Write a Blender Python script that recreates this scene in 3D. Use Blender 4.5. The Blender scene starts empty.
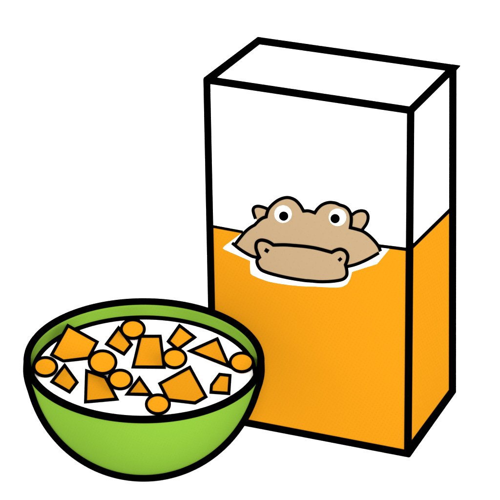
import bpy, bmesh, math
from mathutils import Vector, Matrix

# ------------------------------------------------------------------ scene
sc = bpy.context.scene
col = sc.collection
sc.view_settings.view_transform = 'Standard'
sc.view_settings.look = 'None'
sc.view_settings.exposure = 0
sc.view_settings.gamma = 1
sc.view_settings.use_curve_mapping = False
sc.cycles.max_bounces = 14
sc.cycles.diffuse_bounces = 12

LIGHT = 1.15            # brightness of the even white light tent
KEY, RIGHT, LEFT = 7.2, 3.0, 4.0
world = bpy.data.worlds.new("World"); sc.world = world
world.use_nodes = True
bg = world.node_tree.nodes['Background']
bg.inputs[0].default_value = (1, 1, 1, 1)
bg.inputs[1].default_value = LIGHT

def soft_lamp(name, direction, strength, angle):
    ld = bpy.data.lights.new(name, 'SUN'); ld.energy = strength; ld.angle = math.radians(angle)
    o = bpy.data.objects.new(name, ld); col.objects.link(o)
    o.rotation_euler = Vector(direction).to_track_quat('Z', 'Y').to_euler()
soft_lamp('key_light', (.43, -.78, .52), KEY, 15)
soft_lamp('right_light', (.90, -.22, .44), RIGHT, 35)
soft_lamp('left_light', (-.95, -.10, .42), LEFT, 20)

# ------------------------------------------------------------------ camera
RT = Vector((0.90282443, 0.42914, -0.02732975)).normalized()
UP = Vector((-0.1306434, 0.3342892, 0.93337186)).normalized()
FW = Vector((-0.40968324, 0.83910047, -0.35786876)).normalized()
CAM = Vector((0.6972606672878311, -1.405323457664698, 0.8982732565078723))
FPX, SX, SY = 2092.977546056973, -31.316771512937294, -165.40466323192553
cd = bpy.data.cameras.new("camera"); cam = bpy.data.objects.new("camera", cd); col.objects.link(cam)
m = Matrix((RT, UP, -FW)).transposed().to_4x4(); m.translation = CAM
cam.matrix_world = m
cd.sensor_width = 36; cd.sensor_fit = 'HORIZONTAL'; cd.lens = 36 * FPX / 500
cd.shift_x = -SX / 500; cd.shift_y = SY / 500
cd.clip_start = 0.05; cd.clip_end = 500
sc.camera = cam

def ray(p):
    return (FW + RT * ((p[0] - 250 - SX) / FPX) - UP * ((p[1] - 250 - SY) / FPX)).normalized()

class Plane:
    """a real plane in the scene; on(p) is the spot on it that a traced drawing point marks"""
    def __init__(s, o, n, lift=0.0):
        s.o = Vector(o); s.n = Vector(n).normalized(); s.base = s.o
        if s.n.dot(CAM - s.o) < 0: s.n = -s.n
    def on(s, p, lift=0.0):
        v = ray(p)
        q = CAM + v * ((s.o - CAM).dot(s.n) / v.dot(s.n))
        return q + s.n * lift

# ------------------------------------------------------------------ materials
def mat(name, rgb, dots=None, fine=0.0, rough=1.0):
    """matt ink or paper; dots = (uv pitch, dot size, strength) of the print screen"""
    M = bpy.data.materials.new(name); M.use_nodes = True
    nt = M.node_tree; b = nt.nodes['Principled BSDF']
    b.inputs['Roughness'].default_value = rough
    b.inputs['Specular IOR Level'].default_value = 0.0
    b.inputs['Base Color'].default_value = (*rgb, 1)
    if dots:
        pitch, size, k = dots
        tc = nt.nodes.new('ShaderNodeTexCoord')
        mp = nt.nodes.new('ShaderNodeMapping'); mp.inputs['Rotation'].default_value = (0, 0, 0.45)
        mp.inputs['Scale'].default_value = (1 / pitch,) * 3
        vo = nt.nodes.new('ShaderNodeTexVoronoi'); vo.voronoi_dimensions = '2D'
        vo.inputs['Scale'].default_value = 1.0; vo.inputs['Randomness'].default_value = 0.22
        cr = nt.nodes.new('ShaderNodeValToRGB')
        cr.color_ramp.elements[0].position = size * .55; cr.color_ramp.elements[1].position = size
        cr.color_ramp.elements[0].color = (*[c * k for c in rgb], 1)
        cr.color_ramp.elements[1].color = (*rgb, 1)
        nt.links.new(tc.outputs['UV'], mp.inputs['Vector'])
        nt.links.new(mp.outputs['Vector'], vo.inputs['Vector'])
        nt.links.new(vo.outputs['Distance'], cr.inputs['Fac'])
        nt.links.new(cr.outputs['Color'], b.inputs['Base Color'])
    return M

A = 1 / (LIGHT * 0.95 + (KEY * .80 + RIGHT * .20 + LEFT * .08) / math.pi)
PX = 0.00083                                  # about one drawing pixel, in metres
ORANGE = mat('orange_ink', (.855 * A, .338 * A, .0083 * A), dots=(3.4 * PX, .28, .95))
CEREAL = mat('orange_cereal', (.855 * A, .338 * A, .0083 * A), dots=(3.4 * PX, .28, .95))
GREEN = mat('green_glaze', (.232 * A, .470 * A, .039 * A), dots=(2.6 * PX, .30, .965))
TAN = mat('tan_ink', (.550 * A, .388 * A, .219 * A), dots=(6.5 * PX, .09, .90))
BLACK = mat('black_line', (.00005, .00005, .00005))
WHITE = mat('white_card', (.82, .82, .82))
MILK = mat('milk', (.88, .88, .875))
GROUND = mat('white_table', (.90, .90, .90))

# ------------------------------------------------------------------ helpers
def link(name, bm, material, parent=None, smooth=False):
    bmesh.ops.recalc_face_normals(bm, faces=bm.faces)
    me = bpy.data.meshes.new(name); bm.to_mesh(me); bm.free()
    me.materials.append(material)
    if smooth:
        for p in me.polygons: p.use_smooth = True
    o = bpy.data.objects.new(name, me); col.objects.link(o)
    if parent: 
        o.parent = parent
        if parent.type == 'EMPTY': o.matrix_parent_inverse = Matrix.Translation(-parent.location)
    return o

def tag(o, label=None, cat=None, group=None, kind=None):
    if label: o['label'] = label
    if cat: o['category'] = cat
    if group: o['group'] = group
    if kind: o['kind'] = kind
    return o

def empty(name, loc):
    o = bpy.data.objects.new(name, None); o.location = loc; o.empty_display_size = .02
    col.objects.link(o); return o

def planar_uv(bm, u, v):
    l = bm.loops.layers.uv.new('UVMap')
    for f in bm.faces:
        for lp in f.loops: lp[l].uv = (lp.vert.co.dot(u), lp.vert.co.dot(v))

def frame_of(n):
    n = n.normalized()
    u = Vector((0, 0, 1)).cross(n)
    u = u.normalized() if u.length > 1e-4 else Vector((1, 0, 0))
    return u, n.cross(u)

def slab(front, back, n, stretch=1.0):
    """closed solid between two matching outlines"""
    bm = bmesh.new()
    a = [bm.verts.new(p) for p in front]; b = [bm.verts.new(p) for p in back]
    bm.faces.new(a); bm.faces.new(b[::-1]); k = len(a)
    for i in range(k): bm.faces.new((a[i], b[i], b[(i + 1) % k], a[(i + 1) % k]))
    u, v = frame_of(n); planar_uv(bm, u * stretch, v)
    return bm

def offset(pts, d, closed=True, limit=4.0):
    """mitred offset of a 2D line"""
    out = []; k = len(pts)
    for i in range(k):
        p = Vector(pts[i])
        a = Vector(pts[i - 1]) if (closed or i > 0) else None
        c = Vector(pts[(i + 1) % k]) if (closed or i < k - 1) else None
        t1 = (p - a).normalized() if a is not None else None
        t2 = (c - p).normalized() if c is not None else None
        if t1 is None: t1 = t2
        if t2 is None: t2 = t1
        n1 = Vector((-t1.y, t1.x)); n2 = Vector((-t2.y, t2.x))
        mm = n1 + n2
        if mm.length < 1e-3: out.append(tuple(p + n1 * d)); continue
        mm.normalize(); s = 1 / max(mm.dot(n1), 1 / limit)
        out.append(tuple(p + mm * d * s))
    return out

def area(pts):
    return sum(pts[i - 1][0] * pts[i][1] - pts[i][0] * pts[i - 1][1] for i in range(len(pts))) / 2

def inset(pts, d):
    return offset(pts, d if area(pts) > 0 else -d)

def smooth_line(pts, closed=False, sub=5, corners=()):
    """Catmull-Rom through the traced points; corners stay sharp"""
    k = len(pts); out = []
    rng = range(k) if closed else range(k - 1)
    for i in rng:
        p1, p2 = Vector(pts[i]), Vector(pts[(i + 1) % k])
        p0 = Vector(pts[i - 1]) if (closed or i > 0) else p1
        p3 = Vector(pts[(i + 2) % k]) if (closed or i + 2 < k) else p2
        if i in corners: p0 = p1
        if (i + 1) % k in corners: p3 = p2
        m1 = (p2 - p0) * .5; m2 = (p3 - p1) * .5
        for j in range(sub):
            t = j / sub
            h = (2*t**3 - 3*t**2 + 1, t**3 - 2*t**2 + t, -2*t**3 + 3*t**2, t**3 - t**2)
            out.append(tuple(p1 * h[0] + m1 * h[1] + p2 * h[2] + m2 * h[3]))
    if not closed: out.append(tuple(pts[-1]))
    return out

def ribbon(outer, inner, closed, n):
    """outer / inner = (front points, back points); a solid flat band"""
    bm = bmesh.new()
    of, ob = [[bm.verts.new(p) for p in s] for s in outer]
    jf, jb = [[bm.verts.new(p) for p in s] for s in inner]
    k = len(of)
    for i in range(k if closed else k - 1):
        j = (i + 1) % k
        bm.faces.new((of[i], of[j], jf[j], jf[i])); bm.faces.new((ob[i], jb[i], jb[j], ob[j]))
        bm.faces.new((of[i], ob[i], ob[j], of[j])); bm.faces.new((jf[i], jf[j], jb[j], jb[i]))
    if not closed:
        bm.faces.new((of[0], jf[0], jb[0], ob[0])); bm.faces.new((of[-1], ob[-1], jb[-1], jf[-1]))
    planar_uv(bm, *frame_of(n))
    return bm

STEP = 0.00008
def flat(name, pts, pl, layer, material, parent, depth=1, stretch=1.0):
    """printed patch on plane pl"""
    hi, lo = layer * STEP, (layer - depth) * STEP + STEP * .1
    return link(name, slab([pl.on(p, hi) for p in pts], [pl.on(p, lo) for p in pts], pl.n, stretch), material, parent)

def stroke(name, pts, w, pl, layer, parent, closed=False, material=None):
    a, b = offset(pts, w / 2, closed), offset(pts, -w / 2, closed)
    hi, lo = layer * STEP, (layer - 1) * STEP + STEP * .1
    return link(name, ribbon(([pl.on(p, hi) for p in a], [pl.on(p, lo) for p in a]),
                             ([pl.on(p, hi) for p in b], [pl.on(p, lo) for p in b]), closed, pl.n),
                material or BLACK, parent)

def disc(c, rx, ry=None, k=48):
    ry = ry or rx
    return [(c[0] + rx * math.cos(2 * math.pi * i / k), c[1] + ry * math.sin(2 * math.pi * i / k)) for i in range(k)]

def tube(path, r, closed=False, sides=16):
    bm = bmesh.new(); rings = []; k = len(path)
    ref = None
    for i, p in enumerate(path):
        a = path[i - 1] if (closed or i) else path[i]
        b = path[(i + 1) % k] if (closed or i < k - 1) else path[i]
        t = (b - a).normalized()
        if ref is None: ref = t.orthogonal().normalized()
        x = (ref - t * ref.dot(t)).normalized(); y = t.cross(x); ref = x
        rings.append([bm.verts.new(p + x * r * math.cos(2*math.pi*s/sides) + y * r * math.sin(2*math.pi*s/sides)) for s in range(sides)])
    for i in range(k if closed else k - 1):
        A_, B_ = rings[i], rings[(i + 1) % k]
        sh = 0
        if closed and i == k - 1:
            sh = min(range(sides), key=lambda q: (A_[0].co - B_[q].co).length)
        for s in range(sides):
            bm.faces.new((A_[s], A_[(s + 1) % sides], B_[(s + 1 + sh) % sides], B_[(s + sh) % sides]))
    if not closed:
        bm.faces.new(rings[0]); bm.faces.new(rings[-1][::-1])
    return bm

# ------------------------------------------------------------------ cereal box
# corners at the middle of the drawn edge lines
pA, pB, pC, pD = (207, 80), (258.6, 41), (452.5, 68.8), (410.5, 110.5)
pE, pF, pG = (214, 416.3), (407.7, 453.5), (452.1, 391)
FLOOR = Plane((0, 0, 0), (0, 0, 1)); LID = Plane((0, 0, .30), (0, 0, 1))
E3, F3, G3, D3 = FLOOR.on(pE), FLOOR.on(pF), FLOOR.on(pG), LID.on(pD)
FRONT = Plane(F3, (E3 - F3).cross(D3 - F3))
SIDE = Plane(F3, (G3 - F3).cross(D3 - F3))
A3, C3 = FRONT.on(pA), SIDE.on(pC)
TOP = Plane(D3, (A3 - D3).cross(C3 - D3))
B3 = TOP.on(pB)
H3 = E3 + (G3 - F3)                                     # the hidden corner on the ground
HALF = 3.45                                             # half of the heavy line, in drawing pixels

# outer silhouette: six outer corners, pushed out by half a line
sil = [pA, pB, pC, pG, pF, pE]
so = offset(sil, -HALF if area(sil) > 0 else HALF)
oA, oB, oC, oG, oF, oE = so
qA, qC, qF = oA, oC, oF
# grow the solid so that its own corners reach the outside of the line
def line_hit(p, q, r, s):
    p, q, r, s = map(Vector, (p, q, r, s)); d1 = q - p; d2 = s - r
    t = ((r - p).x * d2.y - (r - p).y * d2.x) / (d1.x * d2.y - d1.y * d2.x)
    return tuple(p + d1 * t)

oA = line_hit(pD, pA, oA, oE); oC = line_hit(pD, pC, oC, oG); oF = line_hit(pD, pF, oF, oE)

box = empty('cereal_box', tuple((E3 + F3 + G3 + H3) / 4))
tag(box, 'tall white and orange cereal box with tan hippo face, standing behind the bowl', 'cereal box')

# the carton: its three seen faces meet along the drawn lines, its outer edges lie at the outside of the line
vA, vB, vC = FRONT.on(oA), TOP.on(oB), SIDE.on(oC)
vE, vF, vG = FRONT.on(oE), FRONT.on(oF), SIDE.on(oG)
vD = D3
vH = vE + (vG - vF)
GZ = min(vE.z, vF.z, vG.z, vH.z, FRONT.on(qF).z, SIDE.on(qF).z) - .0001      # the box stands on the ground here
bm = bmesh.new()
V = {k: bm.verts.new(v) for k, v in dict(A=vA, B=vB, C=vC, D=vD, E=vE, F=vF, G=vG, H=vH).items()}
for q in ('AEFD', 'DFGC', 'ADCB', 'BCGH', 'ABHE', 'EHGF'):
    bm.faces.new([V[c] for c in q])
bmesh.ops.triangulate(bm, faces=bm.faces)
planar_uv(bm, *frame_of(FRONT.n))
carton = link('carton', bm, WHITE, box)

def border(name, outer, widths, pl, layer=7):
    """black border on one face; widths per edge (edge i runs from corner i to i+1), drawn towards the inside"""
    k = len(outer); sgn = 1 if area(outer) > 0 else -1
    L = []
    for i in range(k):
        a, b = Vector(outer[i]), Vector(outer[(i + 1) % k]); t = (b - a).normalized()
        n = Vector((-t.y, t.x)) * sgn * widths[i]
        L.append((a + n, b + n))
    inner = [line_hit(*L[i - 1], *L[i]) for i in range(k)]
    hi, lo = STEP * layer, -STEP * 2
    return link(name, ribbon(([pl.on(p, hi) for p in outer], [pl.on(p, lo) for p in outer]),
                             ([pl.on(p, hi) for p in inner], [pl.on(p, lo) for p in inner]), True, pl.n), BLACK, box)
W2 = HALF * 2
border('edge_line', [oA, pD, oF, oE], [HALF, HALF, W2, W2], FRONT)
border('edge_line', [pD, oC, oG, oF], [HALF, W2, W2, HALF], SIDE)
border('edge_line', [oA, oB, oC, pD], [W2, W2, HALF, HALF], TOP)
# outward-facing rear faces keep the same heavy line
def border3(corners, w, n):
    c = sum(corners, Vector()) / len(corners); n = n.normalized()
    if n.dot(c - (vA + vG) / 2) < 0: n = -n
    k = len(corners); inner = []
    for i in range(k):
        p = corners[i]; a = (corners[i - 1] - p).normalized(); b = (corners[(i + 1) % k] - p).normalized()
        inner.append(p + (a + b) * w / a.cross(b).length)
    hi, lo = STEP * 5, -STEP * 2
    return link('edge_line', ribbon(([p + n * hi for p in corners], [p + n * lo for p in corners]),
                             ([p + n * hi for p in inner], [p + n * lo for p in inner]), True, n), BLACK, box)
border3([vB, vC, vG, vH], .0058, (vC - vB).cross(vH - vB))
border3([vA, vE, vH, vB], .0058, (vE - vA).cross(vB - vA))
# the small sharp point where the lid line overshoots the corner
tipp = [(452, 64.9), (460.4, 66.1), (455.4, 71.5), (449, 74)]
flat('corner_tip', tipp, TOP, 9, BLACK, box, depth=12)
# the heavy line runs on to its sharp outer corners
flat('edge_line', [pA, qA, oB, pB], TOP, 8, BLACK, box, depth=12)
flat('edge_line', [pC, qC, oB, pB], TOP, 8.5, BLACK, box, depth=12)
flat('edge_line', [pC, qC, oG, pG], SIDE, 8, BLACK, box, depth=12)
flat('edge_line', [pF, qF, oG, pG], SIDE, 8.5, BLACK, box, depth=12)
flat('edge_line', [pF, qF, oE, pE], FRONT, 8, BLACK, box, depth=12)
flat('edge_line', [pA, qA, oE, pE], FRONT, 8.5, BLACK, box, depth=12)

# orange print, front: below the thin line
LN = [(203, 224.4), (213.5, 226.3), (243, 231.8), (300, 236), (378, 245.4), (411, 249.8)]
fo = [(207, 226.6), (213.5, 227.4), (243, 232), (300, 237), (378, 246.4), (408, 250.2), (406, 450), (214, 413), (211, 330)]
flat('orange_panel', fo, FRONT, 1, ORANGE, box)
so_ = [(411, 248.4), (412.4, 247), (449, 211.5), (452.4, 208), (451.6, 390), (410, 449)]
flat('orange_panel', so_, SIDE, 1, ORANGE, box, stretch=.45)
stroke('divider_line', [(411, 248), (413, 246), (449, 210.7), (452, 207.8)], 3.6, SIDE, 3, box)
stroke('divider_line', [(209, 225.4), (213.5, 226.4), (243, 231.9)], 2.9, FRONT, 3, box)
stroke('divider_line', [(376, 245.3), (381, 246), (395, 247.7), (408, 249.4)], 3.5, FRONT, 3, box)

# white halo round the face
halo = [(241.5, 233.4), (225, 245.8), (223, 248.2), (225, 249.6), (250.3, 260.7), (250.2, 267), (250.8, 273.4), (252.5, 275),
        (259, 278), (268.4, 281.3), (278, 283.2), (290, 284.9), (302, 286), (315, 286.4), (326, 287), (336, 287.3), (342, 286.8),
        (347, 284), (350, 279), (351.3, 274.5), (352, 271.7), (377, 263.8), (389.6, 248.6), (376, 246.6), (300, 241)]
flat('white_halo', halo, FRONT, 2.2, WHITE, box)

# the face
head_top = [(235.3, 244.2), (240, 238), (245, 232), (250, 227.6), (255, 224.6), (258.5, 221), (262.5, 218), (266.4, 216.6),
            (267, 213.5), (269, 208.5), (274, 203), (280.5, 198.8), (288, 197.2), (295.2, 199.6), (300.5, 205), (303.8, 210.8),
            (309, 210.6), (315, 212.6), (317.8, 208.5), (322.5, 204.4), (329, 202.2), (335.5, 202.7), (340, 204.6), (345.2, 206.4),
            (349, 209.8), (351.2, 215), (351.5, 221), (350.6, 227.4), (357, 229), (363, 231), (369, 235), (375, 241),
            (379, 246.5), (380.8, 251.2)]
head_bot = [(379.3, 252.6), (370, 258), (361, 262.3), (354, 264.8), (348, 266.2)]
head_left = [(232.2, 242.6), (240, 248.9), (247, 253.4), (253, 256.3), (258.6, 257.4)]
T = smooth_line(head_top, corners=(0, 4, 7, 15, 17, 27, 33))
Bt = smooth_line(head_bot); Lf = smooth_line(head_left)
ear_l = smooth_line([(255.7, 218.8), (253.7, 213), (253.3, 209), (255.2, 206.6), (259, 206), (264, 207.2), (267.8, 208.8)])
ear_r = smooth_line([(352.3, 214.7), (356, 211.9), (361, 210.5), (365.5, 211.4), (368, 214.8), (368.2, 219), (366.5, 224), (362, 230.2)])
head = flat('hippo_head', T + Bt + [(300, 268), (270, 262)] + Lf[::-1][:-4], FRONT, 6, TAN, box)
tag(head, 'flat tan hippo face printed on the front of the box')
flat('ear', ear_l + [(268.5, 214), (266, 217), (258, 221)], FRONT, 4, TAN, head)
flat('ear', ear_r + [(352, 228.5), (351, 221)], FRONT, 4, TAN, head)
stroke('ear_outline', ear_l, 3.3, FRONT, 5, head)
stroke('ear_outline', ear_r, 3.3, FRONT, 5, head)
stroke('head_outline', T, 3.4, FRONT, 7, head)
stroke('jaw_line', Bt, 3.4, FRONT, 7.3, head)
stroke('jaw_line', Lf, 3.4, FRONT, 7.3, head)
mz = [(259.8, 257), (257.6, 252), (256.3, 247), (257.2, 242), (261, 239.8), (266, 240.4), (270.5, 242.4), (273.7, 244.7),
      (285, 244.5), (295, 245.2), (305, 246.1), (315, 247.6), (323, 249.5), (332, 252), (336.5, 249.7), (341, 248.9),
      (345.5, 250.9), (347.9, 255), (347.6, 259.6), (345.8, 264.4), (346.8, 268), (347.3, 272), (346.8, 275.5), (343.8, 278.6),
      (338.5, 280.2), (330, 281.2), (320, 281.4), (310, 280.6), (305, 280.2), (295, 278.7), (285, 276.8), (275, 274.4),
      (267, 272), (261.3, 269.3), (258.2, 265), (257.3, 260)]
MZ = smooth_line(mz, closed=True, corners=(0, 7, 13, 19))
flat('muzzle', MZ, FRONT, 8.5, TAN, head)
stroke('muzzle_outline', MZ, 3.5, FRONT, 9.6, head, closed=True)
for c, pc in (((283.3, 213.8), (284, 215.8)), ((337.8, 217), (335.4, 218.3))):
    flat('eye', disc(c, 8.6), FRONT, 8, WHITE, head)
    flat('pupil', disc(pc, 4.75), FRONT, 9, BLACK, head)
flat('nostril', [(264.2, 250.8), (266.2, 247.4), (270, 249.7), (267.7, 253)], FRONT, 9.6, BLACK, head)
flat('nostril', [(337.8, 259.2), (340.6, 256.6), (342.9, 258.8), (340, 261.6)], FRONT, 9.6, BLACK, head)

# ------------------------------------------------------------------ ground
bm = bmesh.new()
bmesh.ops.create_grid(bm, x_segments=8, y_segments=8, size=60)
for v in bm.verts: v.co.z = GZ
g = link('ground', bm, GROUND); tag(g, kind='structure', label='plain white surface under the bowl and the box')

# ------------------------------------------------------------------ bowl
O = Vector((-0.0113635, -0.1037128, 0.0999)); R = 0.0930428; N = Vector((0.0540, -0.0045, 1)).normalized()
KD = 1.021                                  # a little deeper than half a ball
U_, V_ = frame_of(N) if abs(N.z) < .999999 else (Vector((1, 0, 0)), Vector((0, 1, 0)))
def around(d, r, k=160):
    """ring of radius r, d below the rim plane"""
    return [O - N * d * KD + (U_ * math.cos(2*math.pi*i/k) + V_ * math.sin(2*math.pi*i/k)) * r for i in range(k)]

def lathe(profile, k=160, close=False, uv=False):
    bm = bmesh.new(); rings = []
    lay = bm.loops.layers.uv.new('UVMap')
    s = [0]
    for a, b in zip(profile, profile[1:]): s.append(s[-1] + math.hypot(a[0]-b[0], a[1]-b[1]))
    for d, r in profile:
        rings.append([bm.verts.new(O - N * d * KD)] if r < 1e-6 else [bm.verts.new(p) for p in around(d, r, k)])
    for j in range(len(rings) - 1):
        a, b = rings[j], rings[j + 1]
        for i in range(k):
            i2 = (i + 1) % k
            vs = [a[0], b[i2], b[i]] if len(a) == 1 else [a[i], a[i2], b[0]] if len(b) == 1 else [a[i], a[i2], b[i2], b[i]]
            f = bm.faces.new(vs)
    for f in bm.faces:       # flat map seen from the front of each spot: screen dots stay round
        n = f.calc_center_median() - O
        for lp in f.loops:
            c = lp.vert.co - O
            lp[lay].uv = (c.dot(RT), c.dot(UP))
    return bm

Ro, Ri = R + .0006, R - .0022
bowl = empty('bowl', (O.x, O.y, GZ)); 
tag(bowl, 'round green bowl with a thick black rim, holding milk and orange cereal', 'bowl')
prof = []
foot_a = math.asin(.0165 / Ro)
for i in range(41):                      # outside, from the rim down
    a = (math.pi/2 - foot_a) * i / 40; prof.append((Ro * math.sin(a), Ro * math.cos(a)))
prof_in = [(Ri * math.sin(math.pi/2 * i / 32), Ri * math.cos(math.pi/2 * i / 32)) for i in range(33)]
bottom = Ro + .0002
link('shell', lathe(prof_in[::-1] + prof + [(Ro, .014), (Ro, 0)]), GREEN, bowl, True)
zf = O.z
link('foot', lathe([(Ro * .975, 0), (Ro * .975, .0158), ((zf - GZ) / KD - .0008, .0115), ((zf - GZ) / KD - .0008, 0)], 64), GREEN, bowl)
TW = 3.65 * PX * .985
link('rim', tube(around(0, R), TW, True), BLACK, bowl, True)
# heavy line running round the belly, from rim to rim under the bowl
def squash(p, k):
    v = p - O; return O + v + N * v.dot(N) * (k - 1)
co = squash(CAM, 1 / KD) - O; nn = co.normalized()
e1 = N.cross(nn).normalized(); e2 = nn.cross(e1)
rb = R + .8 * TW; al = math.acos(R / rb) + R / co.length
belly = []
for i in range(161):                        # lies on the outside of the shell, merging into the rim at both ends
    t = math.pi * i / 160
    k = min(1, math.sin(t) / .30); k = k * k * (3 - 2 * k)
    r_, a_ = R + (rb - R) * k, al * k
    belly.append(squash(O + nn * (r_ * math.sin(a_)) + (e1 * math.cos(t) - e2 * math.sin(t)) * (r_ * math.cos(a_)), KD))
link('belly_line', tube(belly, TW), BLACK, bowl, True)

# ------------------------------------------------------------------ milk
MD = 0.0138; Rm = math.sqrt(Ri * Ri - MD * MD)
a0 = math.asin(MD / Ri); mp_ = [(MD, 0), (MD, Rm * .5), (MD, Rm - .0004)]
for i in range(1, 25):
    a = a0 + (math.pi/2 - a0) * i / 24; mp_.append(((Ri - .0004) * math.sin(a), (Ri - .0004) * math.cos(a)))
milk = link('milk', lathe(mp_), MILK)
tag(milk, 'white milk filling the green bowl under the cereal pieces', 'milk')
link('surface_line', tube(around(MD - .0004, Rm - .0004), 2.8 * PX, True), BLACK, milk, True)
MO = O - N * MD * KD

# ------------------------------------------------------------------ cereal
def piece(name, outer, tilt, lift, label, cat, group, line=3.2, inner=None):
    """a crunchy wedge: its top face leans towards the front, its foot sits in the milk"""
    cx = sum(p[0] for p in outer) / len(outer); low = max(outer, key=lambda p: p[1])
    toward = Vector((CAM.x - O.x, CAM.y - O.y, 0)).normalized()
    anchor = Plane(MO + N * lift, N).on((cx, low[1]))
    n = (Vector((0, 0, 1)) * math.cos(tilt) + toward * math.sin(tilt))
    pl = Plane(anchor, n)
    away = ray((cx, (min(p[1] for p in outer) + low[1]) / 2))
    body = inset(outer, .5)
    top = [pl.on(p) for p in body]
    lvl = (MO - N * .0015)
    bot = [p + away * max(.0008, (lvl - p).dot(N) / away.dot(N)) for p in top]
    o = link(name, slab(top, bot, n), CEREAL)
    tag(o, label, cat, group)
    inner = inner or inset(outer, line)
    hi, lo = .00035, -.0005
    link('outline', ribbon(([pl.on(p) + n * hi for p in outer], [pl.on(p) + away * .0006 for p in outer]),
                           ([pl.on(p) + n * hi for p in inner], [pl.on(p) + away * .0006 for p in inner]), True, n), BLACK, o)
    return o

r10, r20, r28 = (math.radians(a) for a in (10, 20, 28))
G1 = 'angular orange cereal chunks floating in the milk'
G2 = 'round orange cereal puffs floating in the milk'
piece('cereal_chunk', [(67.3, 323.6), (99.4, 341.5), (89.6, 359.7), (63.1, 362.9), (49.5, 355.5)], r28, 0,
      'large five-sided cereal chunk leaning against the back left wall of the bowl', 'cereal', G1)
piece('cereal_chunk', [(118.5, 325.4), (133.4, 344.8), (124.4, 356.3), (104.2, 344.6)], r10, .0005,
      'kite-shaped cereal chunk just below the puff at the top of the milk', 'cereal', G1)
piece('cereal_chunk', [(139.2, 334.9), (161.7, 334.8), (166, 369), (131, 368.8)], r10, .0005,
      'upright trapezoid cereal chunk, narrow at the top, in the centre of the bowl', 'cereal', G1)
piece('cereal_chunk', [(179.2, 323.4), (197.4, 337.5), (177.6, 351.5), (166.2, 341.8)], r20, .0003,
      'four-sided cereal chunk touching the back edge of the milk, right of the trapezoid', 'cereal', G1)
piece('cereal_chunk', [(186.2, 351.2), (218.1, 336.8), (232, 369.3)], r10, .0005,
      'pointed triangular cereal chunk touching the puff at the right rim', 'cereal', G1)
piece('cereal_chunk', [(64.7, 362.8), (79.1, 382.5), (70, 394.2), (49.6, 382.4)], r10, .0005,
      'small kite-shaped cereal chunk below the large five-sided one near the left rim', 'cereal', G1)
piece('cereal_chunk', [(85, 368.8), (106.3, 376.2), (119.5, 400.6), (83.8, 404)], math.radians(7), .0004,
      'wide flat-bottomed four-sided cereal chunk under two puffs at the front left', 'cereal', G1)
piece('cereal_chunk', [(139.6, 375.4), (154.4, 396.4), (124, 395.9)], r10, .0003,
      'smallest triangular cereal chunk, in the middle near the front of the bowl', 'cereal', G1)
piece('cereal_chunk', [(157.6, 383.2), (190.5, 365.3), (208.1, 397.5), (195.4, 404.8), (167, 401.5)], math.radians(7), .0004,
      'largest five-sided cereal chunk, right of the front puff', 'cereal', G1)
piece('cereal_chunk', [(218.9, 372.8), (231.8, 374.3), (230.4, 395.3), (209.2, 393.9), (209.9, 384.8)], r10, .0003,
      'small five-sided cereal chunk alone by the front right rim', 'cereal', G1)

def puff(c, rx, ry, lift, label, tilt=r28, line=3.1):
    piece('cereal_puff', disc(c, rx, ry), tilt, lift, label, 'cereal', G2, inner=disc(c, rx - line, ry - line))
puff((45.4, 366.9), 13.0, 10.8, .004, 'round cereal puff touching the left rim of the bowl')
puff((102.6, 362.3), 15.0, 12.9, .008, 'largest round cereal puff, between the big five-sided chunk and the flat-bottomed chunk')
puff((132.9, 329.2), 13.1, 10.8, .004, 'round cereal puff at the back edge of the milk, above the trapezoid chunk')
puff((174.6, 358.4), 13.0, 11.0, .004, 'round cereal puff touching the right side of the central trapezoid chunk')
puff((241.7, 362.5), 13.1, 10.9, .005, 'round cereal puff touching the right rim of the bowl')
puff((120.3, 379.6), 13.1, 10.9, .006, 'round cereal puff between the largest puff and the smallest triangle')
puff((157.9, 404.4), 13.2, 11.0, .004, 'round cereal puff nearest the front rim, left of the largest chunk')
